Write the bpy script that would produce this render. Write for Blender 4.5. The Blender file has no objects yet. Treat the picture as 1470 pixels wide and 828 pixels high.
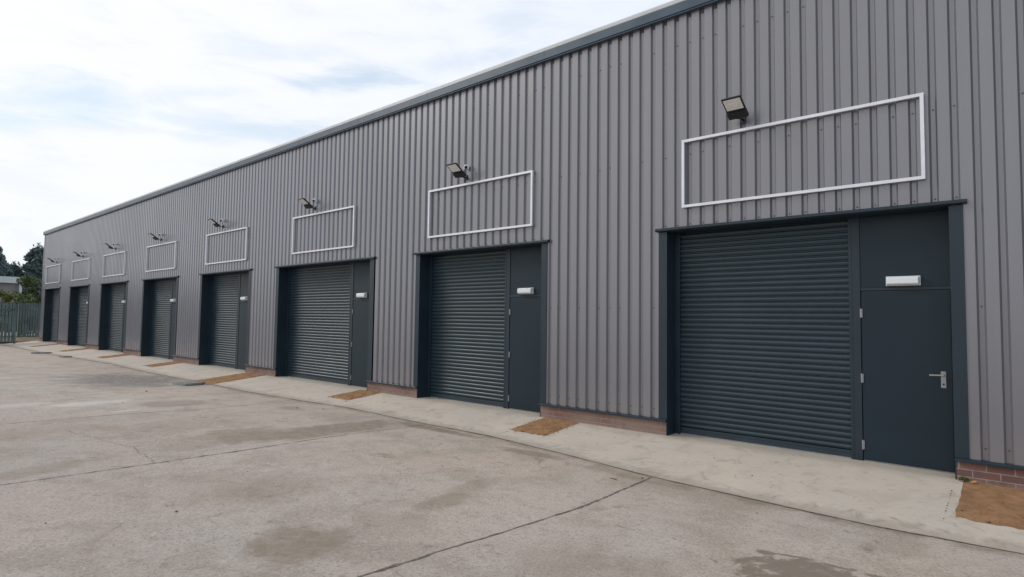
import bpy, bmesh, math, random
from mathutils import Vector, Matrix, noise as mnoise
R = random.Random(7)
sc = bpy.context.scene
COL = sc.collection

# ------------------------------------------------------------------ helpers
class MB:
    """collects shapes, links them as one mesh object"""
    def __init__(s): s.v=[]; s.f=[]; s.m=[]
    def add(s, vs, fs, mi=0):
        n=len(s.v); s.v+= [tuple(p) for p in vs]
        for f in fs: s.f.append(tuple(i+n for i in f)); s.m.append(mi)
    def box(s, x0,x1,y0,y1,z0,z1, mi=0):
        s.add([(x0,y0,z0),(x1,y0,z0),(x1,y1,z0),(x0,y1,z0),(x0,y0,z1),(x1,y0,z1),(x1,y1,z1),(x0,y1,z1)],
              [(0,3,2,1),(4,5,6,7),(0,1,5,4),(1,2,6,5),(2,3,7,6),(3,0,4,7)], mi)
    def quad(s,a,b,c,d,mi=0): s.add([a,b,c,d],[(0,1,2,3)],mi)
    def cyl(s, p, q, r0, r1=None, n=12, mi=0, cap=True):
        r1 = r0 if r1 is None else r1
        p=Vector(p); q=Vector(q); d=(q-p).normalized()
        a=d.orthogonal().normalized(); b=d.cross(a)
        vs=[]
        for c,r in ((p,r0),(q,r1)):
            for i in range(n):
                t=2*math.pi*i/n; vs.append(c+a*math.cos(t)*r+b*math.sin(t)*r)
        fs=[(i,(i+1)%n,n+(i+1)%n,n+i) for i in range(n)]
        if cap: fs += [tuple(range(n-1,-1,-1)), tuple(range(n,2*n))]
        s.add(vs,fs,mi)
    def build(s, name, mats, parent=None, smooth=False, bevel=0, loc=None):
        me=bpy.data.meshes.new(name); me.from_pydata(s.v,[],s.f); 
        if not isinstance(mats,(list,tuple)): mats=[mats]
        for m in mats: me.materials.append(m)
        for p,i in zip(me.polygons,s.m): p.material_index=i; p.use_smooth=smooth
        me.update()
        bm=bmesh.new(); bm.from_mesh(me); 
        bmesh.ops.recalc_face_normals(bm, faces=bm.faces)
        if bevel:
            bmesh.ops.remove_doubles(bm, verts=bm.verts, dist=1e-5)
            es=[e for e in bm.edges if len(e.link_faces)==2 and e.calc_face_angle(0)>.6]
            bmesh.ops.bevel(bm, geom=es, offset=bevel, segments=2, affect='EDGES', profile=.6)
        bm.to_mesh(me); bm.free()
        o=bpy.data.objects.new(name,me); COL.objects.link(o)
        if parent: o.parent=parent
        if loc: o.location=loc
        return o
def tag(o,label=None,cat=None,group=None,kind=None):
    if label: o['label']=label
    if cat: o['category']=cat
    if group: o['group']=group
    if kind: o['kind']=kind
    return o
def empty(name,loc=(0,0,0),rz=0):
    o=bpy.data.objects.new(name,None); COL.objects.link(o); o.location=loc; o.rotation_euler=(0,0,rz); o.empty_display_size=.2
    return o
def kids(o): return [c for c in bpy.data.objects if c.parent==o]
def copy_tree(o,parent=None):
    c=o.copy(); COL.objects.link(c); c.parent=parent
    for ch in kids(o): copy_tree(ch,c)
    return c

# ---- node expression helper
class NT:
    def __init__(s,name,world=False):
        if world:
            s.t=world.node_tree
        else:
            s.mat=bpy.data.materials.new(name); s.mat.use_nodes=True; s.t=s.mat.node_tree
            s.b=s.t.nodes['Principled BSDF']
    def n(s,ty,**k):
        nd=s.t.nodes.new(ty)
        for a,b in k.items(): setattr(nd,a,b)
        return nd
    def put(s,sock,v):
        if isinstance(v,bpy.types.NodeSocket): s.t.links.new(v,sock)
        elif v is not None:
            if isinstance(v,(tuple,list)) and len(v)==3 and sock.type=='RGBA': v=(*v,1)
            sock.default_value=v
    def m(s,op,a,b=None,c=None,clamp=False):
        nd=s.n('ShaderNodeMath',operation=op,use_clamp=clamp)
        for i,v in enumerate((a,b,c)):
            if v is not None: s.put(nd.inputs[i],v)
        return nd.outputs[0]
    def mix(s,f,a,b,mode='MIX'):
        nd=s.n('ShaderNodeMix',data_type='RGBA',blend_type=mode)
        s.put(nd.inputs[0],f); s.put(nd.inputs[6],a); s.put(nd.inputs[7],b); return nd.outputs[2]
    def noise(s,vec,scale,detail=4,rough=.55,dist=0):
        nd=s.n('ShaderNodeTexNoise'); nd.inputs['Scale'].default_value=scale; nd.inputs['Detail'].default_value=detail
        nd.inputs['Roughness'].default_value=rough; nd.inputs['Distortion'].default_value=dist
        if vec is not None: s.t.links.new(vec,nd.inputs['Vector'])
        return nd.outputs['Fac']
    def ss(s,v,a,b,lo=0.,hi=1.):
        nd=s.n('ShaderNodeMapRange',interpolation_type='SMOOTHSTEP'); s.put(nd.inputs['Value'],v)
        nd.inputs['From Min'].default_value=a; nd.inputs['From Max'].default_value=b
        nd.inputs['To Min'].default_value=lo; nd.inputs['To Max'].default_value=hi; return nd.outputs[0]
    def obj(s): return s.n('ShaderNodeTexCoord').outputs['Object']
    def geo(s): return s.n('ShaderNodeNewGeometry').outputs['Position']
    def sep(s,v):
        nd=s.n('ShaderNodeSeparateXYZ'); s.put(nd.inputs[0],v); return nd.outputs
    def comb(s,x,y,z):
        nd=s.n('ShaderNodeCombineXYZ')
        for i,v in enumerate((x,y,z)): s.put(nd.inputs[i],v)
        return nd.outputs[0]
    def scale(s,v,k):
        nd=s.n('ShaderNodeVectorMath',operation='MULTIPLY'); s.put(nd.inputs[0],v); nd.inputs[1].default_value=k; return nd.outputs[0]
    def bump(s,h,strength,dist=.01):
        nd=s.n('ShaderNodeBump'); nd.inputs['Strength'].default_value=strength; nd.inputs['Distance'].default_value=dist
        s.put(nd.inputs['Height'],h); s.t.links.new(nd.outputs[0],s.b.inputs['Normal'])
    def base(s,c,rough=.5,metal=0,spec=.5):
        s.put(s.b.inputs['Base Color'],c); s.put(s.b.inputs['Roughness'],rough)
        s.put(s.b.inputs['Metallic'],metal); s.put(s.b.inputs['Specular IOR Level'],spec)
def simple(name,c,rough=.5,metal=0,spec=.5,var=.12,sc_=6,bump=0,bs=60):
    t=NT(name); p=t.geo(); f=t.noise(p,sc_,5)
    lo=tuple(x*(1-var) for x in c); hi=tuple(min(1,x*(1+var)) for x in c)
    t.base(t.mix(t.ss(f,.3,.7),lo,hi),t.ss(f,.2,.8,max(.05,rough-.06),rough+.08),metal,spec)
    if bump: t.bump(t.noise(p,bs,4),bump,.01)
    return t.mat

# ------------------------------------------------------------------ materials
def mat_cladding():
    t=NT('coated_steel_cladding'); p=t.geo(); x,y,z=t.sep(p)[:3]
    sheet=t.m('FLOOR',t.m('DIVIDE',t.m('ADD',x,.36),.93))
    wn=t.n('ShaderNodeTexWhiteNoise',noise_dimensions='1D'); t.put(wn.inputs['W'],sheet)
    big=t.noise(t.scale(p,(.5,1,.25)),1.2,3)
    streak=t.noise(t.scale(p,(14,14,.5)),1.0,4,.6)
    fine=t.noise(p,90,2)
    v=t.m('ADD',t.m('MULTIPLY',t.m('SUBTRACT',wn.outputs[0],.5),.07),t.m('MULTIPLY',t.m('SUBTRACT',big,.5),.16))
    v=t.m('ADD',v,t.m('MULTIPLY',t.m('SUBTRACT',streak,.5),.20))
    v=t.m('ADD',t.m('ADD',v,t.m('MULTIPLY',t.m('SUBTRACT',fine,.5),.05)),1.0)
    c=t.mix(1.0,(.123,.119,.136,1),t.comb(v,v,v),'MULTIPLY')
    # dust thrown up on the lowest half metre
    low=t.m('MULTIPLY',t.ss(t.m('ADD',z,t.m('MULTIPLY',streak,.5)),.95,.4),.3)
    c=t.mix(low,c,(.24,.205,.185,1))
    t.base(c,t.ss(big,.3,.7,.27,.36),0,.9)
    t.b.inputs['IOR'].default_value=1.75; t.b.inputs['Coat Weight'].default_value=.25; t.b.inputs['Coat Roughness'].default_value=.22
    h=t.m('ADD',t.noise(t.scale(p,(5,5,1.1)),1.0,2),t.m('MULTIPLY',t.noise(p,220,2),.02))
    t.bump(h,.22,.006)
    return t.mat
M={}
M['clad']=mat_cladding()
M['trim']=simple('slate_blue_trim',(.012,.025,.036),.42,0,.45,.10,3)
M['shutter']=simple('slate_blue_shutter',(.011,.029,.040),.39,0,.62,.10,2.2)
M['door']=simple('slate_blue_door_paint',(.007,.020,.029),.45,0,.35,.08,1.6,.05,30)
M['fascia']=simple('blue_grey_fascia',(.048,.078,.108),.36,0,.5,.08,2)
M['capping']=simple('pale_grey_capping',(.52,.53,.53),.33,0,.5,.06,2)
M['alu']=simple('brushed_aluminium',(.72,.72,.76),.42,.25,.5,.04,8)
M['steel']=simple('satin_steel',(.34,.34,.35),.40,.7,.5,.08,20)
M['screw']=simple('screw_cap_grey',(.10,.10,.112),.6)
M['black']=simple('black_cast_housing',(.016,.019,.024),.5,0,.4,.15,30)
M['ledpanel']=simple('unlit_led_lens',(.80,.79,.76),.3,0,.5,.10,40)
M['whiteplastic']=simple('white_plastic',(.78,.79,.80),.35,0,.5,.03,20)
M['diffuser']=simple('opal_diffuser',(.72,.75,.76),.2,0,.6,.03,30)
M['roof']=simple('roof_sheet',(.32,.33,.33),.6)
M['rubber']=simple('grey_door_seal',(.30,.31,.32),.6)
def mat_brick():
    t=NT('plinth_brick'); p=t.geo(); x,y,z=t.sep(p)[:3]
    br=t.n('ShaderNodeTexBrick',offset=.5); br.inputs['Scale'].default_value=1
    br.inputs['Brick Width'].default_value=.225; br.inputs['Row Height'].default_value=.075; br.inputs['Mortar Size'].default_value=.006
    br.inputs['Mortar Smooth'].default_value=.2
    t.put(br.inputs['Vector'],t.comb(t.m('ADD',x,.09),t.m('SUBTRACT',z,.198),0.))
    br.inputs['Color1'].default_value=(.235,.115,.092,1); br.inputs['Color2'].default_value=(.15,.075,.068,1); br.inputs['Mortar'].default_value=(.30,.25,.22,1)
    n=t.noise(p,14,5); n2=t.noise(p,2.2,4)
    c=t.mix(t.ss(n,.35,.75,0,.35),br.outputs['Color'],(.09,.07,.075,1))
    c=t.mix(t.m('MULTIPLY',t.ss(n2,.35,.60,.25,.8),t.ss(x,-.7,-2.,.15,1.)),c,(.255,.185,.150,1))
    c=t.mix(t.ss(t.m('ADD',z,t.m('MULTIPLY',n,.1)),.12,.0,0,.6),c,(.33,.27,.22,1))
    t.base(c,.85,0,.25)
    t.bump(t.m('ADD',t.m('MULTIPLY',br.outputs['Fac'],-1.0),t.m('MULTIPLY',t.noise(p,120,3),.3)),.6,.006)
    return t.mat
M['brick']=mat_brick()

# ------------------------------------------------------------------ ground shape
EDGE=[(-60,-1.5),(-32.87,-1.58),(-28.66,-1.442),(-24.03,-1.324),(-21.58,-1.386),(-19.78,-1.438),(-16.53,-1.392),(-13.73,-1.42),(-11.64,-1.352),(-9.79,-1.227),(-7.67,-1.294),(-6.08,-1.29),(-4.46,-1.437),(-3.2,-1.592),(-1.11,-1.688),(-0.03,-1.624),(12,-1.55)]
SL=.095
def ye(x):
    if x<=EDGE[0][0]: return EDGE[0][1]
    if x>=EDGE[-1][0]: return EDGE[-1][1]
    for (a,b),(c,d) in zip(EDGE,EDGE[1:]):
        if a<=x<=c: return b+(d-b)*(x-a)/(c-a)
def zg(x,y):
    e=ye(x)
    if y>=0: return 0.
    if y>=e: return SL*y
    return min(SL*e+.025*(e-y),-.05)

def ellipse_mask(t,px,py,cx,cy,rx,ry,ang,nz,warp,soft):
    ca,sa=math.cos(ang),math.sin(ang)
    dx=t.m('SUBTRACT',px,cx); dy=t.m('SUBTRACT',py,cy)
    u=t.m('ADD',t.m('MULTIPLY',dx,ca/rx),t.m('MULTIPLY',dy,sa/rx))
    v=t.m('ADD',t.m('MULTIPLY',dx,-sa/ry),t.m('MULTIPLY',dy,ca/ry))
    d=t.m('SQRT',t.m('ADD',t.m('MULTIPLY',u,u),t.m('MULTIPLY',v,v)))
    d=t.m('ADD',d,t.m('MULTIPLY',t.m('SUBTRACT',nz,.5),warp))
    return t.ss(d,1+soft,1-soft)

def mat_yard():
    t=NT('worn_yard_concrete'); p=t.geo(); x,y,z=t.sep(p)[:3]
    uv=t.n('ShaderNodeUVMap',uv_map='edge').outputs[0]; ed=t.sep(uv)[1]   # metres out from the apron edge (positive outwards)
    n0=t.noise(p,.28,4,.6); n1=t.noise(p,1.3,6,.62,.4); n2=t.noise(p,7,6,.65); n3=t.noise(p,48,4,.7); n4=t.noise(p,190,2,.6)
    c=t.mix(t.ss(n0,.36,.64),(.445,.385,.345,1),(.425,.398,.368,1))
    c=t.mix(t.ss(n1,.44,.66,0,.62),c,(.310,.272,.228,1))
    c=t.mix(t.ss(n1,.42,.2,0,.5),c,(.52,.47,.43,1))
    c=t.mix(t.ss(n2,.50,.72,0,.50),c,(.30,.265,.23,1))
    c=t.mix(t.ss(n2,.44,.26,0,.40),c,(.54,.50,.46,1))
    c=t.mix(t.ss(n3,.51,.66,0,.72),c,(.215,.19,.168,1))
    c=t.mix(t.ss(n3,.46,.30,0,.55),c,(.60,.56,.52,1))
    c=t.mix(t.ss(n4,.56,.74,0,.45),c,(.15,.13,.11,1))
    n5=t.noise(t.comb(x,t.m('MULTIPLY',y,1.),7.),2.6,7,.72,1.2)     # scuffed, blotchy dirt with broken edges
    c=t.mix(t.m('MULTIPLY',t.ss(n5,.57,.66),t.ss(n2,.4,.6,.25,.85)),c,(.225,.193,.158,1))
    ag=t.n('ShaderNodeTexVoronoi',feature='F1'); ag.inputs['Scale'].default_value=26; t.put(ag.inputs['Vector'],p)
    sp=t.m('MULTIPLY',t.ss(ag.outputs['Distance'],.16,.08),t.ss(n2,.5,.62))
    c=t.mix(t.m('MULTIPLY',sp,.7),c,(.12,.10,.085,1))
    # a tint per slab between the transverse joints
    s=None
    for i,jx in enumerate((-3.2,-7.42,-11.4,-15.4,-19.4,-23.5,-27.5)):
        g=t.m('GREATER_THAN',x,jx); s=g if s is None else t.m('ADD',s,g)
    wn=t.n('ShaderNodeTexWhiteNoise',noise_dimensions='1D'); t.put(wn.inputs['W'],t.m('ADD',s,3.3))
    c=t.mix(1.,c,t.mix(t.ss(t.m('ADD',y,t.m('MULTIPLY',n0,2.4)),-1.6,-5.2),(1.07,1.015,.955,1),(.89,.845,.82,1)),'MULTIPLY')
    k=t.m('ADD',.955,t.m('MULTIPLY',wn.outputs[0],.08))
    c=t.mix(1.,c,t.comb(k,k,k),'MULTIPLY')
    # worn streaks, dry spatter
    w1=t.noise(p,1.7,8,.72,.6); w2=t.noise(p,3.6,8,.72,.5); 
    wet=None
    def mx(a,b): return b if a is None else t.m('MAXIMUM',a,b)
    for cx,cy,rx,ry,an,st,wp,so in ((-7.95,-2.75,.40,1.35,.05,.85,1.3,.30),(-8.25,-3.9,.55,.6,0,.75,1.5,.4),(-4.05,-5.45,.38,.36,0,1.0,1.5,.45),(-3.2,-6.1,.5,.35,0,.75,1.8,.5),(-5.6,-4.9,.5,.5,0,.4,2.2,.6),(-9.6,-4.4,.5,.8,0,.35,2.2,.6),(-10.4,-6.4,.5,1.2,0,.4,2.2,.6),(-2.1,-4.2,.4,.3,0,.35,2.2,.6),
            (-4.1,-4.0,.16,.34,.1,.6,1.4,.35),(-4.3,-3.4,.13,.3,.1,.4,1.6,.4),(-12.3,-3.4,.5,.6,0,.6,1.2,.3),(-7.95,-6.25,.22,.55,.15,.65,1.5,.4),(-4.9,-1.75,.5,.14,.1,.75,1.2,.4),(-7.0,-1.52,.95,.15,.0,.95,1.0,.35),(-3.3,-1.8,.5,.1,.0,.6,1.2,.4),(-3.75,-1.75,.35,.12,.1,.5,1.2,.4),
            (-10.3,-2.1,.4,.15,.1,.5,1.4,.4),(-3.0,-3.1,.08,.1,0,.4,1.5,.4)):
        e=ellipse_mask(t,x,y,cx,cy,rx,ry,an,w2 if rx<.6 else w1,wp*1.4,so)
        wet=mx(wet,t.m('MULTIPLY',e,st))
    eb=t.m('MULTIPLY',t.ss(t.m('ADD',ed,t.m('MULTIPLY',t.m('SUBTRACT',w1,.5),1.1)),.26,.02),.7)   # damp held in the low line along the apron
    wet=mx(wet,eb)
    wt2=t.noise(p,9,6,.7,.8)
    c=t.mix(t.m('MULTIPLY',wet,t.ss(wt2,.28,.66,.55,1.05)),c,(.225,.182,.135,1))
    dk=ellipse_mask(t,x,y,-17.7,-2.7,2.1,1.2,0,w1,2.2,.5)
    c=t.mix(t.m('MULTIPLY',dk,t.ss(wt2,.3,.6,.35,.95)),c,(.17,.158,.15,1))
    wh=None
    for cx,cy,rx,ry,st in ((-13.2,-4.55,.28,.62,.8),(-13.7,-5.5,.3,.4,.6),(-11.75,-4.35,.06,.2,.8),(-19.5,-5.2,.3,.6,.5),(-18.6,-3.9,.3,.5,.3),(-.9,-5.0,.6,.3,.35)):
        e=ellipse_mask(t,x,y,cx,cy,rx,ry,.1,w2,2.0,.45); wh=mx(wh,t.m('MULTIPLY',e,st*.5))
    c=t.mix(wh,c,(.66,.63,.60,1))
    pud=None
    for cx,cy,rx,ry,an,wp in ((-.95,-3.42,.62,.40,-.15,1.7),(-1.52,-3.07,.07,.05,.3,.6),(-.72,-2.99,.16,.05,-.1,.9),(-1.05,-2.98,.10,.025,0,.6),(.35,-2.55,.45,.22,0,1.2),(-1.35,-3.0,.16,.018,.3,.5)):
        pud=mx(pud,ellipse_mask(t,x,y,cx,cy,rx,ry,an,w2,wp*1.6,.10))
    c=t.mix(t.m('MULTIPLY',pud,t.ss(wt2,.3,.5,.6,.86)),c,(.195,.163,.125,1))
    r=t.m('SUBTRACT',.88,t.m('ADD',t.m('MULTIPLY',pud,.30),t.m('MULTIPLY',wet,.15)))
    t.base(c,r,0,.3)
    t.bump(t.m('ADD',t.m('MULTIPLY',n3,.7),t.m('ADD',t.m('MULTIPLY',n4,.35),n2)),.5,.006)
    return t.mat
def mat_apron():
    t=NT('pale_new_concrete'); p=t.geo(); x,y,z=t.sep(p)[:3]
    n0=t.noise(p,.5,4,.6); n1=t.noise(p,2.6,6,.6,.5); n2=t.noise(p,14,5,.65); n3=t.noise(p,110,3,.6)
    c=t.mix(t.ss(n0,.35,.65),(.56,.485,.405,1),(.51,.455,.39,1))
    c=t.mix(t.ss(n1,.48,.75,0,.55),c,(.40,.35,.29,1))
    c=t.mix(t.ss(n2,.52,.8,0,.4),c,(.41,.36,.30,1))
    c=t.mix(t.ss(n1,.42,.22,0,.5),c,(.64,.58,.51,1))
    c=t.mix(t.ss(n3,.60,.8,0,.35),c,(.22,.19,.16,1))
    n6=t.noise(p,4.2,8,.74,1.0); ed=t.sep(t.n('ShaderNodeUVMap',uv_map='edge').outputs[0])[1]
    c=t.mix(t.m('MULTIPLY',t.ss(n6,.54,.66),.55),c,(.30,.26,.21,1))
    c=t.mix(t.m('MULTIPLY',t.ss(t.m('ADD',ed,t.m('MULTIPLY',t.m('SUBTRACT',n6,.5),1.0)),-.28,-.02),.55),c,(.29,.255,.21,1))
    c=t.mix(t.m('MULTIPLY',t.ss(t.noise(p,55,3,.7),.56,.7),.35),c,(.27,.24,.20,1))
    # darker towards the doors, with an uneven edge
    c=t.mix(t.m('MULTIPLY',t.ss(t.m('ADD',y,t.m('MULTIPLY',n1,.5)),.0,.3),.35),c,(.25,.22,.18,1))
    t.base(c,.85,0,.3); t.bump(t.m('ADD',n2,t.m('MULTIPLY',n3,.5)),.4,.005)
    return t.mat
def mat_soil():
    t=NT('sandy_brown_fill'); p=t.geo()
    n1=t.noise(p,6,6,.65); n2=t.noise(p,40,5,.7)
    c=t.mix(t.ss(n1,.35,.68),(.36,.205,.105,1),(.25,.140,.072,1))
    c=t.mix(t.ss(n2,.55,.75,0,.6),c,(.42,.28,.18,1)); c=t.mix(t.ss(n2,.42,.25,0,.6),c,(.12,.068,.04,1))
    t.base(c,.95,0,.15); t.bump(t.m('ADD',n2,n1),.9,.02); return t.mat
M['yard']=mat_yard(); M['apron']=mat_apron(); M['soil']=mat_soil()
M['gap']=simple('joint_dirt',(.17,.145,.118),.95,0,.1,.35,25)
M['slab']=simple('old_slab',(.22,.22,.20),.9,0,.3,.25,8,.4,60)
M['stone']=simple('dark_stone',(.10,.085,.07),.9,0,.3,.3,60)

# yard sheet
def grid_sheet(name,xs,rowf,mat_list,uv=True):
    rows=[rowf(x) for x in xs]; nr=len(rows[0])
    v=[]; uvs=[]
    for x,r in zip(xs,rows):
        for (yy,zz) in r: v.append((x,yy,zz)); uvs.append((x,ye(x)-yy))
    f=[(i*nr+j,(i+1)*nr+j,(i+1)*nr+j+1,i*nr+j+1) for i in range(len(xs)-1) for j in range(nr-1)]
    return v,f,uvs
xs=[-600,-250,-120,-80]+[-60+.5*i for i in range(int(74/.5)+1)]+[40,120,600]
def yard_row(x):
    e=ye(x); sm=(-.05-SL*e)/.025; r=[(700,0),(60,0),(25,0),(6,0),(0,0)]
    r+=[(e*t,SL*e*t) for t in (.33,.66,1)]
    r+=[(e-sm*t,SL*e+.025*sm*t) for t in (.1,.3,.6,1)]
    r+=[(-7,-.05),(-12,-.05),(-30,-.05),(-100,-.05),(-700,-.05)]
    return r
v,f,uvs=grid_sheet('yard',xs,yard_row,None)
mb=MB(); mb.add(v,f,0); nyv=len(v)
def ribbon(mb,pts,w,zf,mi,jit=.012,step=.12,seed=1):
    rr=random.Random(seed); P=[]
    for (a,b),(c,d) in zip(pts,pts[1:]):
        L=math.hypot(c-a,d-b); n=max(1,int(L/step))
        for i in range(n): P.append((a+(c-a)*i/n,b+(d-b)*i/n))
    P.append(pts[-1]); L=[];off=0
    for i,(px,py) in enumerate(P):
        a=P[max(0,i-1)]; b=P[min(len(P)-1,i+1)]; dx,dy=b[0]-a[0],b[1]-a[1]; l=math.hypot(dx,dy) or 1; nx,ny=-dy/l,dx/l
        off=off*.7+rr.uniform(-jit,jit)*.6
        ww=w*(rr.uniform(.35,1.35)+(1.3*rr.random() if rr.random()<.12 else 0))*.5
        L.append(((px+nx*(off+ww),py+ny*(off+ww)),(px+nx*(off-ww),py+ny*(off-ww))))
    vs=[]; 
    for a,b in L: vs+=[(a[0],a[1],zf(*a)+.004),(b[0],b[1],zf(*b)+.004)]
    mb.add(vs,[(2*i,2*i+1,2*i+3,2*i+2) for i in range(len(L)-1)],mi)
ribbon(mb,[(-3.22,ye(-3.2)-.03),(-3.13,-3.22),(-3.19,-4.2),(-3.27,-5.49),(-3.3,-14)],.019,zg,1,.011,.055,seed=3)
ribbon(mb,[(-7.40,ye(-7.4)-.03),(-7.45,-2.75),(-7.33,-4.28),(-7.4,-5.42),(-7.5,-6.65),(-7.6,-16)],.014,zg,1,.008,.06,seed=4)
ribbon(mb,[(-11.50,ye(-11.5)-.03),(-11.15,-3.27),(-11.37,-4.59),(-11.51,-5.75),(-11.65,-7),(-11.8,-18)],.014,zg,1,.008,.06,seed=5)
ribbon(mb,[(-15.9,ye(-15.9)-.03),(-15.3,-3.8),(-14.9,-6),(-15,-18)],.014,zg,1,.008,.06,seed=6)
ribbon(mb,[(-19.78,ye(-19.8)-.03),(-19.3,-3.54),(-19.14,-4.97),(-19.2,-18)],.016,zg,1,.008,seed=7)
ribbon(mb,[(-23.9,ye(-23.9)-.03),(-23.5,-18)],.016,zg,1,.008,seed=8)
ribbon(mb,[(.9,-1.66),(.85,-14)],.016,zg,1,.008,seed=9)
ribbon(mb,[(x,ye(x)-.012) for x in [-42+.5*i for i in range(96)]],.024,lambda a,b:zg(a,min(b,ye(a)))+.001,1,.004,seed=10)
ribbon(mb,[(-10.4,-5.5),(-9.77,-5.46),(-8.99,-5.33),(-8.48,-5.24),(-7.84,-5.28),(-7.42,-5.36)],.005,zg,1,.035,.05,seed=11)
yard=mb.build('yard',[M['yard'],M['gap']]); tag(yard,kind='structure')
uvl=yard.data.uv_layers.new(name='edge')
for lp in yard.data.loops:
    co=yard.data.vertices[lp.vertex_index].co; uvl.data[lp.index].uv=(co.x,ye(co.x)-co.y)

# apron: the pale sloping strip in front of the doors
xs=[-42.3+.25*i for i in range(int(50/.25)+1)]
def ap_row(x):
    e=ye(x)+.006*math.sin(x*9)+.006*math.sin(x*23.7)
    return [(.34,.006)]+[(0,.006)]+[(e*t,SL*e*t+.006) for t in (.25,.5,.75,1)]+[(e-.001,SL*e-.02)]
v,f,_=grid_sheet('a',xs,ap_row,None)
mb=MB(); mb.add(v,f)
zap=lambda a,b: (SL*b if b<0 else 0)+.006
DOORS=[ # Louter, Linner, Rinner, Router, panel-left, leaf-left, lamp centre  (nearest first)
 (-3.953,-3.825,-.572,-.448,-1.582,-1.456,-1.028),
 (-9.356,-9.23,-6.10,-5.979,-7.146,-7.02,-6.637),
 (-15.135,-14.985,-10.925,-10.769,-12.057,-11.93,-11.548),
 (-20.09,-19.96,-16.72,-16.587,-17.955,-17.82,-17.47),
 (-25.47,-25.34,-22.10,-21.962,-23.328,-23.2,-23.02),
 (-30.85,-30.72,-27.37,-27.233,-28.60,-28.47,-28.4),
 (-36.00,-35.87,-32.73,-32.595,-33.87,-33.74,-33.62),
 (-41.25,-41.12,-38.02,-37.882,-39.15,-39.0,None)]
for i,d in enumerate(DOORS):
    yb=-1.6 if i==3 else -.95
    if i not in (0,3): ribbon(mb,[(d[3]+.02,-.93 if i else -1.15),(d[3]+.03,ye(d[3])+.01)],.007,zap,1,.004,seed=30+i)
ribbon(mb,[(-5.25,-.02),(-5.24,-.9)],.004,zap,1,.004,seed=50)
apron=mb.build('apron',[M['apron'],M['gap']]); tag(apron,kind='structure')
uvl=apron.data.uv_layers.new(name='edge')
for lp in apron.data.loops:
    co=apron.data.vertices[lp.vertex_index].co; uvl.data[lp.index].uv=(co.x,ye(co.x)-co.y)

# soil filled strips, one in front of each pier
def soil(i,x0,x1,yf,seed,corner=0):
    rr=random.Random(seed); nx,ny=26,26; vs=[]
    for a in range(nx+1):
        for b in range(ny+1):
            u,w=a/nx,b/ny
            q=Vector((a*.31+seed*7.1,b*.31,1.3))
            x=x0+(x1-x0)*u+.014*mnoise.noise(Vector((seed*3.,b*.21,0)))*(1 if u in(0,1) else .5)
            y=-.012+(yf+.012)*w+(.09*mnoise.noise(Vector((a*.45,seed*5.,4)))-.02*abs(mnoise.noise(Vector((a*1.3,seed,9)))))*w
            e=min(u,1-u,w,(1-w)*1.)*8
            h=.008+min(1,e)*(.010+.016*abs(mnoise.noise(q*1.0))+.008*mnoise.noise(q*3))
            z=(SL*y if y>ye(x) else zg(x,y))+h
            vs.append((x,y,z))
    fs=[(a*(ny+1)+b,(a+1)*(ny+1)+b,(a+1)*(ny+1)+b+1,a*(ny+1)+b+1) for a in range(nx) for b in range(ny)]
    m=MB(); m.add(vs,fs); 
    for k in range(75):      # clods and grit
        u,w=rr.random(),rr.random(); x=x0+(x1-x0)*u; y=yf*w; s=rr.uniform(.006,.018)
        z=(SL*y if y>ye(x) else zg(x,y))+.02
        if k>22: x=x0+(x1-x0)*rr.choice((-.06,1.05,rr.random())); y=yf*rr.uniform(.2,1.12); s=rr.uniform(.004,.010); z=(SL*y if y>ye(x) else zg(x,y))+.006+s*.4
        m.add([(x-s,y,z),(x,y-s,z),(x+s,y,z),(x,y+s,z),(x+s*.2,y,z+s),(x,y,z-s)],[(0,1,4),(1,2,4),(2,3,4),(3,0,4),(1,0,5),(2,1,5),(3,2,5),(0,3,5)])
    o=m.build('soil_patch',M['soil'],smooth=True); tag(o,kind='structure',group='soil filled strips by the brick piers')
soil(0,-.50,.75,-1.12,1); soil(1,-6.00,-5.30,-.90,2); soil(2,-11.13,-10.38,-.84,3); soil(3,-16.62,-15.5,-1.52,4)
soil(4,-22.0,-21.2,-.95,5); soil(5,-27.25,-26.4,-.95,6); soil(6,-32.75,-31.9,-1.0,7); soil(7,-38.0,-37.3,-1.1,8)

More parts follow.
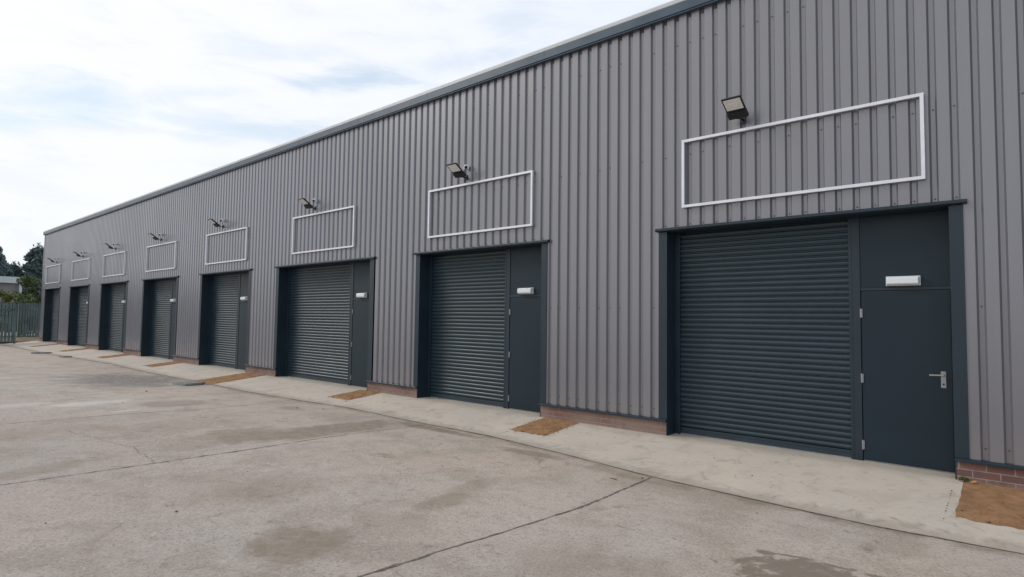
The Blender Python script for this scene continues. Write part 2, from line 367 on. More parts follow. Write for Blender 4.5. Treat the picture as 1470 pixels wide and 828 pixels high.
# ------------------------------------------------------------------ the warehouse
X0,X1=-41.99,8.0; ZT=6.02; DEP=22.
wh=empty('warehouse',(0,0,0)); tag(wh,'long grey corrugated steel warehouse with eight slate blue roller doors','industrial building')
def merge_ranges():
    pass
PIT=.1866; PH=-.358
def clad():
    # profile breakpoints
    bp=[]; k=int((X0-PH)/PIT)-2
    while True:
        b=PH+k*PIT
        if b>X1: break
        bp+=[(b,0.),(b+.018,.032),(b+.060,.032),(b+.078,0.)]; k+=1
    def yat(x):
        for (a,ya),(c,yc) in zip(bp,bp[1:]):
            if a<=x<=c: return ya+(yc-ya)*(x-a)/(c-a)
        return 0.
    cuts=sorted(set([X0,X1]+[d[0]+.006 for d in DOORS]+[d[3]-.006 for d in DOORS]))
    P=[(x,y) for x,y in bp if X0<x<X1]+[(c,yat(c)) for c in cuts]; P.sort()
    mb=MB()
    for (a,ya),(c,yc) in zip(P,P[1:]):
        if c-a<1e-6: continue
        mid=(a+c)/2; z0=.235
        for d in DOORS:
            if d[0]<mid<d[3]: z0=2.93
        mb.quad((a,ya,z0),(c,yc,z0),(c,yc,ZT),(a,ya,ZT))
    # screws: small capped fixings in the valley beside each rib
    rr=random.Random(5); n=0
    b=PH-int((PH-X0)/PIT)*PIT
    k=0
    while b<X1-.1:
        xc=b+.040; k+=1
        over=any(d[0]<xc<d[3] for d in DOORS)
        for z,prob in ((.36,1),(1.81,.62),(2.985,1),(3.98,.6),(5.05,.0),(5.59,.62),(5.97,1)):
            if z<2.9 and over: continue
            if z==2.985 and not over: continue
            if rr.random()>prob: continue
            r=.0062 if z<5.9 else .012
            zz=z+rr.uniform(-.006,.006)
            mb.cyl((xc,.033,zz),(xc,.020,zz),r,r*.75,6,1)
            mb.cyl((xc,.034,zz),(xc,.029,zz),r*1.5,r*1.5,8,1)
        b+=PIT
    return mb.build('cladding',[M['clad'],M['screw']],wh)
clad()
# shell behind
mb=MB(); mb.box(X0+.02,X1-.02,.345,DEP,-.02,6.0); mb.build('building_core',M['clad'],wh)
mb=MB()   # end wall sheet, ribbed like the front
b=.06; prev=None
while b<DEP:
    for (dy,dx) in ((0,0),(.018,.032),(.060,.032),(.078,0.)):
        q=(X0+dx,b+dy)
        if prev: mb.quad((prev[0],prev[1],.0),(q[0],q[1],.0),(q[0],q[1],ZT),(prev[0],prev[1],ZT))
        prev=q
    b+=PIT
mb.build('end_cladding',M['clad'],wh)
mb=MB(); mb.box(X0-.012,X0+.11,-.012,-.004,.245,ZT); mb.box(X0-.012,X0-.004,-.004,.11,.0,ZT); mb.build('corner_trim',M['clad'],wh)
mb=MB() # fascia with folded lower lip; joints every 3 m
x=X0-.05
while x<X1:
    x2=min(x+3.0,X1); mb.box(x+.002,x2-.002,-.075,.10,6.035,6.160); mb.box(x+.002,x2-.002,-.060,.03,6.010,6.035); x=x2
mb.box(X0-.05,X0+.0,.10,DEP,6.01,6.16)
mb.build('fascia',M['fascia'],wh)
mb=MB(); x=X0-.05
while x<X1:
    x2=min(x+3.0,X1); prof=[(-.060,6.162),(-.072,6.175),(-.072,6.222),(-.055,6.247),(-.02,6.254),(.12,6.262),(.12,6.162)]
    n=len(prof); vs=[(x+.0015,a,b_) for a,b_ in prof]+[(x2-.0015,a,b_) for a,b_ in prof]
    mb.add(vs,[(i,(i+1)%n,n+(i+1)%n,n+i) for i in range(n)]+[tuple(range(n-1,-1,-1)),tuple(range(n,2*n))]); x=x2
mb.build('eaves_capping',M['capping'],wh)
mb=MB(); mb.quad((X0-.05,.12,6.255),(X1,.12,6.255),(X1,DEP/2,7.1),(X0-.05,DEP/2,7.1)); mb.quad((X0-.05,DEP/2,7.1),(X1,DEP/2,7.1),(X1,DEP,6.25),(X0-.05,DEP,6.25))
mb.add([(X0-.04,.12,6.16),(X0-.04,DEP,6.16),(X0-.04,DEP,6.25),(X0-.04,DEP/2,7.1),(X0-.04,.12,6.255)],[(0,1,2,3,4)])
mb.build('roof',M['roof'],wh)
# piers: brick plinth and flashing between openings
edges=[X0]+sum([[d[1],d[2]] for d in reversed(DOORS)],[])+[X1]
for a,b in zip(edges[::2],edges[1::2]):
    a_=a+(.0 if a==X0 else -.0); 
    mb=MB(); mb.box(a+(.0),b-.012,-.006,.30,-.30,.198); mb.build('brick_plinth',M['brick'],wh,bevel=.003)
    mb=MB(); vs=[]
    prof=[(-.012,.236),(-.046,.226),(-.050,.222),(-.050,.202),(-.044,.200),(.03,.200),(.03,.236)]; n=len(prof)
    A=a+.001; B=b-.002
    mb.add([(A,p,q) for p,q in prof]+[(B,p,q) for p,q in prof],[(i,(i+1)%n,n+(i+1)%n,n+i) for i in range(n)]+[tuple(range(n-1,-1,-1)),tuple(range(n,2*n))])
    mb.build('base_flashing',M['trim'],wh)
RC=.28   # how far the doors sit back
def slat_mesh(x0,x1,y,z0,z1):
    mb=MB(); pit=.0715; n=int((z1-z0)/pit)+1
    prof=[(0,.003),(.08,-.009),(.24,-.0160),(.48,-.0190),(.66,-.0170),(.80,-.0095),(.90,.003),(1.,.003)]
    pts=[]
    for k in range(n):
        for a,b in prof[:-1]:
            z=z0+(k+a)*pit
            if z<=z1: pts.append((b,z))
    vs=[(x0,y+b,z) for b,z in pts]+[(x1,y+b,z) for b,z in pts]; m=len(pts)
    mb.add(vs,[(i,i+1,m+i+1,m+i) for i in range(m-1)])
    return mb
for i,(lo,li,ri,ro,pl,lf,lamp) in enumerate(DOORS):
    # jambs
    for name,(xa,xb,xr0,xr1) in (('door_jamb',(lo,li,li-.012,li)),('door_jamb',(ri,ro,ri,ri+.012))):
        mb=MB(); mb.box(xa,xb,-.010,-.003,.2375,2.895); mb.box(xr0,xr1,-.003,.30,.0,2.895)
        # short foot of the return below the plinth flashing
        mb.box(xr0,xr1,-.0085,-.0032,.007,.1995)
        mb.build(name,M['trim'],wh)
    mb=MB(); prof=[(.03,2.905),(-.040,2.900),(-.058,2.912),(-.058,2.934),(-.040,2.948),(.03,2.958)]; n=len(prof)
    A,B=lo-.035,ro+.035
    mb.add([(A,p,q) for p,q in prof]+[(B,p,q) for p,q in prof],[(k,(k+1)%n,n+(k+1)%n,n+k) for k in range(n)]+[tuple(range(n-1,-1,-1)),tuple(range(n,2*n))])
    mb.box(li-.01,ri+.01,.03,.30,2.897,2.93)
    mb.build('head_flashing',M['trim'],wh)
    # shutter
    sx0,sx1=li+.075,pl
    sh=slat_mesh(sx0-.02,sx1+.01,RC+.012,.105,2.93).build('roller_shutter',M['shutter'],wh)
    if i>0: sh['label']='slate blue ribbed steel roller shutter, fully lowered'
    mb=MB(); mb.box(sx0-.01,sx1,RC-.012,RC+.018,.022,.104); mb.box(sx0-.01,sx1,RC-.020,RC-.012,.080,.088); mb.build('bottom_rail',M['shutter'],sh,bevel=.002)
    mb=MB(); mb.box(sx0,sx1,RC-.005,RC+.010,.0075,.021); mb.build('bottom_seal',M['rubber'],sh)
    mb=MB(); mb.box(li+.001,sx0,RC-.035,RC+.03,.0075,2.896); mb.build('guide_rail',M['trim'],sh,bevel=.003)
    # frame post between shutter and leaf, transom panel, leaf
    mb=MB(); mb.box(pl,lf-.006,RC-.030,RC+.04,.0075,2.896); mb.box(pl+.03,pl+.036,RC-.0325,RC-.03,.0075,2.896)
    mb.build('frame_post',M['trim'],wh,bevel=.002)
    mb=MB(); mb.box(lf-.006,ri-.001,RC-.020,RC+.04,2.045,2.896); mb.build('overdoor_panel',M['door'],wh,bevel=.002)
    mb=MB(); mb.box(lf-.006,ri-.001,RC-.026,RC+.04,2.012,2.044); mb.build('transom_rail',M['trim'],wh,bevel=.003)
    # personnel door
    rx=ri-.022
    pd=MB(); pd.box(lf,rx,RC-.022,RC+.02,.022,2.003)
    dr=pd.build('personnel_door',M['door'],wh,bevel=.004)
    mb=MB(); mb.box(rx+.004,ri-.001,RC-.028,RC+.04,.0075,2.011); mb.build('frame_post',M['trim'],wh,bevel=.002)
    mb=MB(); mb.box(lf,rx,RC-.01,RC+.02,.0075,.019); mb.build('threshold_strip',M['rubber'],dr)
    if i<3:
        for hz in (1.745,.975,.195):
            mb=MB(); mb.cyl((lf-.003,RC-.030,hz-.055),(lf-.003,RC-.030,hz+.055),.0075,n=8); mb.box(lf-.012,lf+.014,RC-.032,RC-.0245,hz-.05,hz+.05)
            mb.build('hinge',M['steel'],dr)
    if i==0:
        hx=-.672
        mb=MB(); mb.box(hx-.024,hx+.024,RC-.031,RC-.0225,.925,1.105); mb.build('door_backplate',M['steel'],dr,bevel=.003)
        mb=MB(); mb.cyl((hx,RC-.031,1.065),(hx,RC-.075,1.065),.011,n=12); mb.cyl((hx+.008,RC-.072,1.065),(hx-.125,RC-.078,1.060),.0105,.009,n=12)
        mb.build('door_handle',M['steel'],dr,smooth=False)
        mb=MB(); mb.cyl((hx,RC-.036,.965),(hx,RC-.030,.965),.010,n=10); mb.build('lock_cylinder',M['black'],dr)
    if i==1:
        mb=MB(); mb.cyl((-6.235,RC-.034,1.07),(-6.235,RC-.022,1.07),.017,n=12); mb.build('lock_cylinder',M['steel'],dr)

# ------------------------------------------------------------------ fittings on the wall
NTH=['nearest','second','third','fourth','fifth','sixth','seventh','farthest']
# sign frames
SG=[(-3.600,-.770),(-9.01,-6.316),(-14.35,-11.585),(-19.76,-16.95),(-25.23,-22.33),(-30.66,-27.78),(-35.83,-32.85),(-41.18,-38.2)]
for i,(a,b) in enumerate(SG):
    k=.995; a*=k; b*=k; z0,z1=3.21,4.17; w=.036; y0,y1=-.052,-.016
    if i==2: z0=3.215
    mb=MB()
    # mitred square tube
    def tube(p0,p1,q0,q1):  # outer p0->p1, inner q0->q1 (x,z)
        vs=[(p0[0],y0,p0[1]),(p1[0],y0,p1[1]),(q1[0],y0,q1[1]),(q0[0],y0,q0[1]),(p0[0],y1,p0[1]),(p1[0],y1,p1[1]),(q1[0],y1,q1[1]),(q0[0],y1,q0[1])]
        mb.add(vs,[(0,1,2,3),(7,6,5,4),(0,4,5,1),(3,2,6,7)])
    tube((a,z1),(b,z1),(a+w,z1-w),(b-w,z1-w)); tube((b,z1),(b,z0),(b-w,z1-w),(b-w,z0+w))
    tube((b,z0),(a,z0),(b-w,z0+w),(a+w,z0+w)); tube((a,z0),(a,z1),(a+w,z0+w),(a+w,z1-w))
    bm_o=mb.build('sign_frame',M['alu'])
    lab={0:'large empty aluminium sign frame above the nearest roller door, at the right'}.get(i,'empty aluminium sign frame above the %s roller door counted from the right'%NTH[i])
    if i==7: lab='empty aluminium sign frame above the farthest roller door, by the building corner'
    tag(bm_o,lab,'sign frame','empty sign frames above the roller doors')
    for xx in (a+.25,(a+b)/2,b-.25):
        for zz in (z0+w/2,z1-w/2):
            r=MB(); r.box(xx-.015,xx+.015,-.0165,.004,zz-.012,zz+.012); r.build('fixing_bracket',M['alu'],bm_o)

# floodlight: local origin at the wall, below it hangs outward along -y
def rot_box(mb,c,hx,hs,ht,ax,mi=0):
    """box with half sizes hx along x, hs along slope axis, ht along its normal; ax=(y,z) unit slope direction"""
    s=Vector((0,ax[0],ax[1])); n=Vector((0,-ax[1],ax[0])); X=Vector((1,0,0)); c=Vector(c)
    vs=[c+X*a*hx+s*b*hs+n*d*ht for d in(-1,1) for b in(-1,1) for a in(-1,1)]
    mb.add(vs,[(0,1,3,2),(4,6,7,5),(0,4,5,1),(2,3,7,6),(0,2,6,4),(1,5,7,3)],mi)
def make_flood():
    root=empty('floodlight')
    ang=math.radians(34); ax=(-math.cos(ang),math.sin(ang))     # slope runs outward and up
    n=(-math.sin(ang)*-1*-1,0)
    s=Vector((0,ax[0],ax[1])); nn=Vector((0,-ax[1],ax[0]))      # nn points down and out? fixed below
    if nn.z>0: nn=-nn                                            # face normal: down and outwards
    c=Vector((0,-.30,.0))
    mb=MB(); rot_box(mb,c+s*.045,.135,.120,.011,ax); mb.build('lamp_housing',M['black'],root,bevel=.004)
    mb=MB(); rot_box(mb,c-s*.125+nn*.006,.135,.055,.026,ax)
    for k in range(-4,5): # cooling fins behind
        rot_box(mb,c+s*.03-nn*.022+Vector((k*.027,0,0)),.003,.10,.013,ax)
    mb.build('driver_box',M['black'],root,bevel=.003)
    mb=MB(); rot_box(mb,c+s*.052+nn*.012,.116,.088,.003,ax); lp=mb.build('led_panel',M['ledpanel'],root,bevel=.002)
    mb=MB()
    for a in (-1,0,1):
        for b in (-1,0,1): rot_box(mb,c+s*(.052+b*.052)+nn*.0155+Vector((a*.07,0,0)),.016,.016,.0012,ax)
    mb.build('led_chip',simple('led_chip_yellow',(.75,.73,.68),.4),lp)
    mb=MB(); base=c-s*.165
    mb.cyl(base+Vector((-.03,0,-.015)),base+Vector((.03,0,-.015)),.022,n=12)
    mb.box(-.015,.015,-.150,-.02,-.115,-.095)
    mb.box(-.016,.016,base.y-.02,-.13,-.125,-.085)
    mb.box(-.035,.035,-.022,.004,-.15,-.05); mb.build('bracket',M['black'],root,bevel=.002)
    def ball(c_,r,n=14,m=8):
        vs=[(c_[0]+r*math.sin(math.pi*j/m)*math.cos(2*math.pi*i/n),c_[1]+r*math.sin(math.pi*j/m)*math.sin(2*math.pi*i/n),c_[2]+r*math.cos(math.pi*j/m)) for j in range(m+1) for i in range(n)]
        return vs,[(j*n+i,j*n+(i+1)%n,(j+1)*n+(i+1)%n,(j+1)*n+i) for j in range(m) for i in range(n)]
    mb=MB(); mb.cyl((.06,.004,.085),(.06,-.09,.085),.017,.017,n=12)
    mb.cyl((.06,-.065,.052),(.06,-.065,.125),.056,.050,n=18); mb.cyl((.06,-.065,.125),(.06,-.065,.138),.050,.030,n=18)
    se=mb.build('motion_sensor',M['whiteplastic'],root)
    mb=MB(); mb.add(*ball((.085,-.108,.080),.034)); mb.build('sensor_lens',M['black'],se,smooth=True)
    return root
proto=make_flood()
FL=[(-2.735,4.39),(-7.94,4.385),(-13.28,4.40),(-18.55,4.43),(-23.75,4.43),(-29.0,4.46),(-33.9,4.42),(-38.9,4.41)]
for i,(x,z) in enumerate(FL):
    o=proto if i==0 else copy_tree(proto)
    o.location=(x,0,z); o.scale=(.93,.97,.93)
    o.rotation_euler=(0,0,(-.03,.04,.02,-.04,.03,0,.04,-.02)[i])
    lab='black LED floodlight above the %s sign frame counted from the right'%NTH[i]
    if i==0: lab='black LED floodlight with pale lens above the nearest sign frame, at the right'
    if i==7: lab='black LED floodlight above the farthest sign frame, next to the building corner'
    tag(o,lab,'floodlight','floodlights along the warehouse wall')
# the nearest floodlight has no motion sensor showing
for ch in kids(proto):
    if ch.name.startswith('motion_sensor'):
        for g in kids(ch): bpy.data.objects.remove(g)
        bpy.data.objects.remove(ch)
# bulkhead lights
def make_bulk():
    root=empty('bulkhead_light')
    mb=MB(); mb.box(-.168,.168,-.022,.0,-.055,.055); mb.build('light_base',M['whiteplastic'],root,bevel=.006)
    mb=MB(); vs=[]; hx,hz=.160,.049
    prof=[(0,1,1),(.030,1,.98),(.050,.965,.80),(.058,.93,.55)]
    n=0
    for (d,sx,sz) in prof: vs+=[(-hx*sx,-.022-d,-hz*sz),(hx*sx,-.022-d,-hz*sz),(hx*sx,-.022-d,hz*sz),(-hx*sx,-.022-d,hz*sz)]
    fs=[]
    for k in range(len(prof)-1):
        for j in range(4): a=k*4+j; b=k*4+(j+1)%4; fs.append((a,b,b+4,a+4))
    fs.append(tuple(range(len(vs)-4,len(vs)))); fs.append((3,2,1,0))
    mb.add(vs,fs); 
    mb.build('diffuser',M['diffuser'],root,bevel=.004)
    for q in (-.155,.155): mb=MB(); mb.box(q-.009,q+.009,-.030,-.0225,-.050,.050); mb.build('end_clip',M['whiteplastic'],root)
    return root
proto=make_bulk()
for i,d in enumerate(DOORS):
    if d[6] is None: continue
    o=proto if i==0 else copy_tree(proto)
    o.location=(d[6],RC-.0215,2.117)
    lab='white bulkhead light over the %s personnel door counted from the right'%NTH[i]
    if i==0: lab='white bulkhead light above the grey door with the lever handle'
    tag(o,lab,'wall light','bulkhead lights above the personnel doors')

# ------------------------------------------------------------------ loose things on the ground
def slab_thing(cx,cy,hx,hy,rz,th,label):
    m=MB(); vs=[]; n=14; rr=random.Random(int(cx*10))
    ring=[]
    for k in range(n):
        t=2*math.pi*k/n; c_,s_=math.cos(t),math.sin(t)
        q=max(abs(c_),abs(s_)); ring.append((c_/q*hx*rr.uniform(.93,1.05),s_/q*hy*rr.uniform(.93,1.05)))
    vs=[(a,b,0) for a,b in ring]+[(a*.97,b*.97,th) for a,b in ring]
    m.add(vs,[tuple(range(n-1,-1,-1)),tuple(range(n,2*n))]+[(k,(k+1)%n,n+(k+1)%n,n+k) for k in range(n)])
    o=m.build('concrete_slab',M['slab'],loc=(cx,cy,zg(cx,cy)+.006)); o.rotation_euler=(math.atan(-.02),0,rz)
    tag(o,label,'concrete slab')
slab_thing(-15.75,-1.86,.30,.27,.2,.05,'thin grey concrete slab lying at the end of the longest soil strip')
slab_thing(-32.0,-1.75,.16,.36,.1,.05,'dark slab lying flat in front of the seventh roller door')
slab_thing(-28.7,-1.62,.22,.16,.2,.04,'short dark slab at the apron edge by the sixth roller door')
# stones
def stone_mesh(seed):
    bm=bmesh.new(); bmesh.ops.create_icosphere(bm,subdivisions=2,radius=1)
    for v_ in bm.verts:
        q=1+.35*mnoise.noise(v_.co*1.3+Vector((seed*5,0,0))); v_.co=Vector((v_.co.x*q,v_.co.y*q*.8,v_.co.z*q*.55))
    me=bpy.data.meshes.new('pebble'); bm.to_mesh(me); bm.free(); me.materials.append(M['stone']); return me
sm=[stone_mesh(k) for k in range(4)]
ST=[(-5.46,-5.8,.02),(-14.68,-3.14,.035),(-10.05,-3.92,.018),(-3.27,-1.75,.022),(-2.32,-.99,.016),(-2.9,-.62,.014),(-10.3,-2.0,.03),(-9.9,-1.7,.025),(-5.1,-3.1,.012),(-8.7,-4.9,.012),(-1.9,-2.1,.012),(-6.3,-4.8,.012),(-4.4,-.45,.012),(-1.3,-1.1,.010),(-4.9,-4.6,.010),(-3.6,-4.3,.009),(-8.1,-.6,.014),(-12.9,-4.1,.02),(-6.8,-2.3,.012),(-2.2,-3.9,.010),(-5.9,-6.6,.012),(-1.7,-2.6,.009)]
for k,(x,y,s) in enumerate(ST):
    o=bpy.data.objects.new('pebble',sm[k%4]); COL.objects.link(o); s*=.6; o.scale=(s,s,s); o.rotation_euler=(0,0,k*1.3)
    z=(SL*y+.006) if y>ye(x) else zg(x,y)
    o.location=(x,y,z+s*.35); tag(o,'small dark stone lying loose on the concrete','pebble','small stones scattered on the concrete')
# twig and weed
mb=MB(); a=Vector((-3.52,-2.02,0)); pts=[Vector((0,0,.008)),Vector((.05,.02,.012)),Vector((.10,.015,.010)),Vector((.15,-.02,.008))]
for p,q in zip(pts,pts[1:]): mb.cyl(p*.6,q*.6,.004,.003,6)
o=mb.build('twig',simple('twig_bark',(.07,.05,.035),.9),loc=(-3.5,-2.05,zg(-3.5,-2.05))); tag(o,'short dark twig lying near the apron edge in front of the nearest roller door','twig')
def leaf_cluster(mb,c,r,n,size,rr,mi=0,up=.3):
    for _ in range(n):
        while True:
            q=Vector((rr.uniform(-1,1),rr.uniform(-1,1),rr.uniform(-1,1)))
            if q.length<1: break
        p=Vector(c)+Vector((q.x*r[0],q.y*r[1],q.z*r[2]))
        d=Vector((rr.gauss(0,1),rr.gauss(0,1),rr.gauss(0,1)+up)).normalized(); e=d.orthogonal().normalized()
        e=(Matrix.Rotation(rr.uniform(0,6.28),3,d)@e); s=size*rr.uniform(.6,1.3)
        mb.add([p-d*s,p+e*s*.5,p+d*s,p-e*s*.5],[(0,1,2,3)],mi)
def leafmat(name,c1,c2,sc_):
    t=NT(name); p=t.geo(); n=t.noise(p,sc_,5); t.base(t.mix(t.ss(n,.35,.65),c1,c2),.7,0,.25)
    return t.mat
M['weed']=leafmat('weed_leaf',(.06,.10,.03,1),(.10,.13,.04,1),20)
mb=MB(); rr=random.Random(4); leaf_cluster(mb,(0,0,.025),(.05,.03,.025),40,.018,rr); o=mb.build('weed',M['weed'],loc=(-.50,-.05,.004)); tag(o,'small green weed at the brick corner beside the door with the lever handle','plant')
mb=MB(); leaf_cluster(mb,(0,0,.01),(.03,.02,.008),5,.022,rr); o=mb.build('dead_leaf',simple('dry_leaf',(.45,.25,.09),.8),loc=(-.42,-.10,.01)); tag(o,'dry orange leaf on the ground by the brick corner','leaf')

# ------------------------------------------------------------------ far end: fence, gate, building, trees
M['palisade']=simple('weathered_palisade_steel',(.15,.195,.195),.6,.1,.4,.25,2)
M['rust']=simple('fence_post_steel',(.13,.17,.17),.6,.1,.4,.2,3)
def palisade(name,p0,p1,h,zb,label,cat,pale=.118,step=.15,partname='pale'):
    p0=Vector((*p0,0)); p1=Vector((*p1,0)); L=(p1-p0).length; ang=math.atan2(p1.y-p0.y,p1.x-p0.x)
    r=empty(name,(p0.x,p0.y,zb),ang); tag(r,label,cat)
    n=int(L/step); rr=random.Random(3)
    base=MB()  # one W-section pale with pointed top
    prof=[(-pale/2,.012),(-pale/4,-.006),(0,.006),(pale/4,-.006),(pale/2,.012)]
    vs=[(a,b-.03,.05) for a,b in prof]+[(a,b-.03,h-.08) for a,b in prof]+[(a*.25,b-.03,h) for a,b in prof]
    fs=[(k,k+1,5+k+1,5+k) for k in range(4)]+[(5+k,6+k,11+k,10+k) for k in range(4)]
    base.add(vs,fs); 
    first=base.build('pale',M['palisade'],r,loc=(step/2,0,0))
    sol=first.data
    bm=bmesh.new(); bm.from_mesh(sol); bmesh.ops.solidify(bm,geom=bm.faces[:],thickness=.004); bm.to_mesh(sol); bm.free()
    for k in range(1,n):
        o=first.copy(); COL.objects.link(o); o.parent=r; o.location=(step*(k+.5),0,rr.uniform(-.012,.012))
    for zz in (.32,h-.40):
        mb=MB(); mb.box(0,L,-.018,.022,zz,zz+.05); mb.build('rail',M['rust'],r)
    x=0
    while x<=L+.01:
        mb=MB(); mb.box(x-.04,x+.04,.024,.11,-.2,h-.10); mb.build('post',M['rust'],r); x+=max(.5,L/max(1,round(L/2.75)))
    return r
palisade('palisade_fence',(-41.9,-1.12),(-41.5,-10.2),2.22,-.06,'grey green steel palisade fence at the left edge of the photo','fence')
palisade('palisade_gate',(-46.1,-.25),(-47.6,2.95),2.22,.0,'grey green palisade gate standing back beside the warehouse corner','gate')
# verge of earth and weeds under the gate
mb=MB(); rr=random.Random(21)
nx,ny=30,10; vs=[]
for a in range(nx+1):
    for b in range(ny+1):
        u,w=a/nx,b/ny; x=-48.5+u*5.8; y=-1.6+w*4.5
        e=min(1,min(u,1-u,w,1-w)*5); vs.append((x,y,-.03+e*(.10+.10*mnoise.noise(Vector((x,y*1.5,3))))))
mb.add(vs,[(a*(ny+1)+b,(a+1)*(ny+1)+b,(a+1)*(ny+1)+b+1,a*(ny+1)+b+1) for a in range(nx) for b in range(ny)])
o=mb.build('earth_bank',simple('bank_earth',(.20,.155,.10),.95,0,.1,.35,5,.5,20),smooth=True); tag(o,kind='structure')
mb=MB()
for _ in range(1500):
    x=rr.uniform(-48.3,-42.9); y=rr.uniform(-1.7,2.6); h=rr.uniform(.04,.16)
    mb.add([(x-.01,y,.0),(x+.01,y,.0),(x+rr.uniform(-.06,.06),y+rr.uniform(-.06,.06),.03+h)],[(0,1,2)])
for _ in range(900):
    x=-42.0+rr.gauss(0,.15); y=rr.uniform(-10,-1.1); h=rr.uniform(.04,.20)
    mb.add([(x-.012,y,-.06),(x+.012,y,-.06),(x+rr.uniform(-.06,.06),y+rr.uniform(-.06,.06),-.05+h)],[(0,1,2)])
o=mb.build('grass',leafmat('dry_grass',(.13,.14,.055,1),(.22,.19,.10,1),3)); tag(o,'dry grass and weeds along the foot of the palisade fence','grass',kind='stuff')
# ground behind the fence
# flat roofed building far off
fb=empty('flat_roofed_building',(-65,0,0)); tag(fb,'low flat roofed grey building with a white fascia behind the fence','building')
mb=MB(); mb.box(-14,-.3,-22,2.75,-.1,4.1); mb.build('wall',simple('grey_render',(.24,.23,.225),.8,0,.3,.15,1),fb)
mb=MB(); mb.box(-14.2,.05,-22.2,2.95,4.1,4.62); mb.build('roof_fascia',simple('white_fascia',(.55,.57,.57),.6,0,.4,.08,1),fb,bevel=.02)
mb=MB(); mb.box(-.15,.03,2.72,2.90,-.1,4.1); mb.build('corner_post',simple('pale_post',(.5,.52,.52),.6),fb)
for wy in (-17,-13,-9,-5,-1.2):
    mb=MB(); mb.box(-.32,-.26,wy-1.2,wy+1.2,1.3,3.2); f_=mb.build('window',simple('window_frame_grey',(.3,.31,.32),.5),fb)
    mb=MB(); mb.box(-.262,-.25,wy-1.1,wy-.05,1.4,3.1); mb.box(-.262,-.25,wy+.05,wy+1.1,1.4,3.1); mb.build('pane',simple('dark_glass',(.03,.035,.04),.1,0,.6),f_)

def conifer(x,y,h,rad,label,seed,n=9000,col=None,lsz=.24):
    r=empty('conifer_tree',(x,y,-.1)); tag(r,label,'tree','tall conifers beyond the fence')
    rr=random.Random(seed)
    mb=MB(); mb.cyl((0,0,0),(0,0,h*.9),.22,.03,8)
    for k in range(30):
        z=h*(.15+.75*k/30); a=rr.uniform(0,6.28); L=rad*(1-z/h)*.8+.2; mb.cyl((0,0,z),(math.cos(a)*L,math.sin(a)*L,z+L*.25),.05,.01,5)
    mb.build('trunk',simple('bark',(.08,.06,.045),.9),r)
    mb=MB()
    lob=[(rr.uniform(0,6.28),rr.uniform(.1,.97),rr.uniform(.55,1.15)) for _ in range(150)]
    for a,t,q in lob:
        z=h*t; R_=rad*(math.pow(1-t,.62)*1.0+.05)*q
        c=(math.cos(a)*R_*.75,math.sin(a)*R_*.75,z)
        sz=.35+.75*(1-t)
        leaf_cluster(mb,c,(sz*1.0,sz*1.0,sz*.75),n//150,lsz,rr,0,.8)
    for _ in range(8): leaf_cluster(mb,(rr.uniform(-.25,.25),rr.uniform(-.25,.25),h*rr.uniform(.93,1.02)),(.22,.22,.4),14,.14,rr,0,1.2)
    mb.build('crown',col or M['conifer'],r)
M['conifer']=leafmat('hazed_conifer_foliage',(.10,.145,.142,1),(.15,.19,.175,1),1.1)  # distance haze painted into the leaf colours: paler and bluer
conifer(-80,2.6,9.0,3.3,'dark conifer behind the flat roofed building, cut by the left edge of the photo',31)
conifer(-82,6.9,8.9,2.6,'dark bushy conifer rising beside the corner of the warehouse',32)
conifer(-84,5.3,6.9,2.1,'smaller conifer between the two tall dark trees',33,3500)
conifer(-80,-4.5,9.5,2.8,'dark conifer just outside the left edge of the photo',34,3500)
def shrub(x,y,z,r,label,seed,mat,n=900,ls=.10):
    n=int(n*2.2)
    e=empty('shrub',(x,y,0)); tag(e,label,'shrub','shrubs growing behind the fence'); rr=random.Random(seed)
    mb=MB()
    for k in range(7):
        a=rr.uniform(0,6.28); q=rr.uniform(.2,.8); mb.cyl((0,0,-.1),(math.cos(a)*r[0]*q*.7,math.sin(a)*r[1]*q*.7,z*rr.uniform(.7,1.05)),.03,.008,5)
    mb.build('stem',simple('shrub_stem',(.12,.09,.06),.9),e)
    mb=MB()
    for k in range(34):
        c=(rr.uniform(-1,1)*r[0]*.8,rr.uniform(-1,1)*r[1]*.8,rr.uniform(.15,.95)*z)
        leaf_cluster(mb,c,(.35,.35,.35),n//34,ls,rr,0,.3)
    mb.build('foliage',mat,e)
M['shrubg']=leafmat('yellow_green_leaf',(.11,.145,.035,1),(.17,.20,.05,1),2)
M['shrubd']=leafmat('mid_green_leaf',(.07,.10,.045,1),(.12,.15,.06,1),2)
shrub(-52,-2.2,3.3,(1.0,1.3,1),'yellow green shrub behind the fence near the left edge',41,M['shrubg'],1500)
shrub(-53,-.2,3.35,(1.0,1.5,1),'yellow green shrub in front of the flat roofed building',42,M['shrubg'],1500)
shrub(-52,1.5,4.0,(1.0,1.0,1),'taller olive green shrub between the building and the warehouse corner',43,M['shrubd'],1700,.09)
shrub(-50.5,2.9,3.6,(.9,1.0,1),'olive green shrub hard against the warehouse corner',44,M['shrubd'],1500,.09)
shrub(-50,.6,2.6,(.9,1.0,1),'low green shrub right behind the palisade gate',45,M['shrubd'],1500,.09)

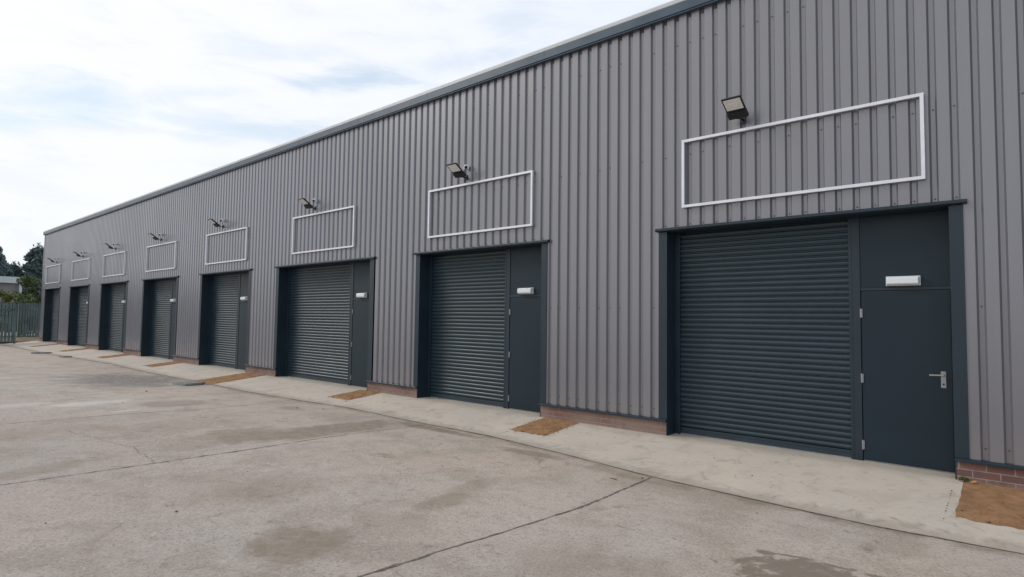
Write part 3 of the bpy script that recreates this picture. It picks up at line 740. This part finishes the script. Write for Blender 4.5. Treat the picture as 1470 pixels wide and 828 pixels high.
# ------------------------------------------------------------------ camera
f_,yaw,pit,rol=846.2143548808685,0.7137439231003275,0.05143424828243061,0.01346214634863568
CH=1.2471443006212097*1.3
c,s=math.cos(yaw),math.sin(yaw)
fw=Vector((-s*math.cos(pit),c*math.cos(pit),math.sin(pit))); rt=Vector((c,s,0)); up=rt.cross(fw)
cr,sr=math.cos(rol),math.sin(rol)
r2=rt*cr+up*sr; u2=up*cr-rt*sr
cam=bpy.data.cameras.new('camera'); co=bpy.data.objects.new('camera',cam); COL.objects.link(co)
cam.sensor_fit='HORIZONTAL'; cam.sensor_width=36; cam.lens=36*f_/1470; cam.clip_end=2000; cam.clip_start=.05
co.matrix_world=Matrix(((r2.x,u2.x,-fw.x,0),(r2.y,u2.y,-fw.y,-7.8),(r2.z,u2.z,-fw.z,CH),(0,0,0,1)))
sc.camera=co

# ------------------------------------------------------------------ light
SUN_DIR=Vector((-.80,-.42,.62)).normalized()     # towards the sun, veiled behind cloud on the left
el=math.asin(SUN_DIR.z); az=math.atan2(SUN_DIR.x,SUN_DIR.y)
sun=bpy.data.lights.new('sun','SUN'); so=bpy.data.objects.new('sun',sun); COL.objects.link(so)
sun.energy=1.3; sun.angle=math.radians(18); sun.color=(1,.965,.91)
so.rotation_euler=SUN_DIR.to_track_quat('Z','Y').to_euler(); so.location=(-20,-20,30)
w=bpy.data.worlds.new('World'); sc.world=w; w.use_nodes=True
t=NT('w',world=w); bg=w.node_tree.nodes['Background']
sky=t.n('ShaderNodeTexSky',sky_type='NISHITA'); sky.sun_disc=False; sky.sun_elevation=el; sky.sun_rotation=az; sky.air_density=1.2; sky.dust_density=1.5
d=t.n('ShaderNodeTexCoord').outputs['Generated']; dx,dy,dz=t.sep(d)[:3]
zc=t.m('MAXIMUM',t.m('ADD',dz,.10),.06)
pv=t.comb(t.m('DIVIDE',dx,zc),t.m('DIVIDE',dy,zc),0.)
c1=t.noise(t.scale(pv,(.55,.55,1)),1.0,8,.56,.35); c2=t.noise(t.scale(pv,(.9,.9,1)),2.3,7,.6,.3)
azi=t.m('ARCTAN2',dx,dy); ele=t.m('ARCSINE',dz)
sky_n=t.noise(t.comb(t.m('MULTIPLY',azi,3.2),t.m('MULTIPLY',ele,11),0.),2.1,8,.62,.5)
blue=None
for cx,cy,rx,ry,an,st in ((-1.35,.283,.085,.026,.05,1.),(-1.45,.246,.05,.010,0,.8),(-1.22,.322,.07,.010,.2,.45),(-1.16,.283,.17,.014,.0,.75),(-1.26,.262,.10,.008,0,.5),
      (-.965,.380,.075,.016,.22,1.),(-1.03,.366,.06,.010,.15,.8),(-.83,.412,.07,.014,.2,.45),(-.72,.49,.05,.02,.2,.3),(-1.12,.40,.08,.010,.1,.25)):
    e=ellipse_mask(t,azi,ele,cx,cy,rx,ry,an,sky_n,3.4,.9); e=t.m('MULTIPLY',e,st); blue=e if blue is None else t.m('MAXIMUM',blue,e)
vd=t.n('ShaderNodeVectorMath',operation='DOT_PRODUCT'); t.put(vd.inputs[0],d); vd.inputs[1].default_value=SUN_DIR
glow=t.ss(vd.outputs['Value'],-.2,.95,.0,1.)
away=t.ss(vd.outputs['Value'],.25,-.35,.0,1.)
open_=t.m('MULTIPLY',t.ss(c1,.62,.50),away)          # broken cover away from the sun
blue=t.m('MAXIMUM',blue,open_)
dens=t.ss(sky_n,.3,.7,.97,1.01)
lum=t.m('MULTIPLY',t.m('ADD',9.3,t.m('MULTIPLY',glow,1.1)),dens)
cl=t.mix(1.,t.mix(glow,(.84,.93,1.09,1),(.965,.98,1.01,1)),t.comb(lum,lum,lum),'MULTIPLY')
cl=t.mix(t.ss(sky_n,.50,.36,0,.4),cl,t.mix(1.,cl,(.90,.95,1.0,1),'MULTIPLY'))
blu=t.mix(.45,t.mix(1.,sky.outputs[0],(1.2,1.2,1.2,1),'MULTIPLY'),(6.5,8.9,11.2,1))
c_=t.mix(t.m('MULTIPLY',blue,.60),cl,blu)
t.t.links.new(c_,bg.inputs['Color']); bg.inputs['Strength'].default_value=.10
sc.view_settings.view_transform='Standard'; sc.view_settings.look='None'; sc.view_settings.exposure=0; sc.view_settings.gamma=1
sc.render.engine='CYCLES'
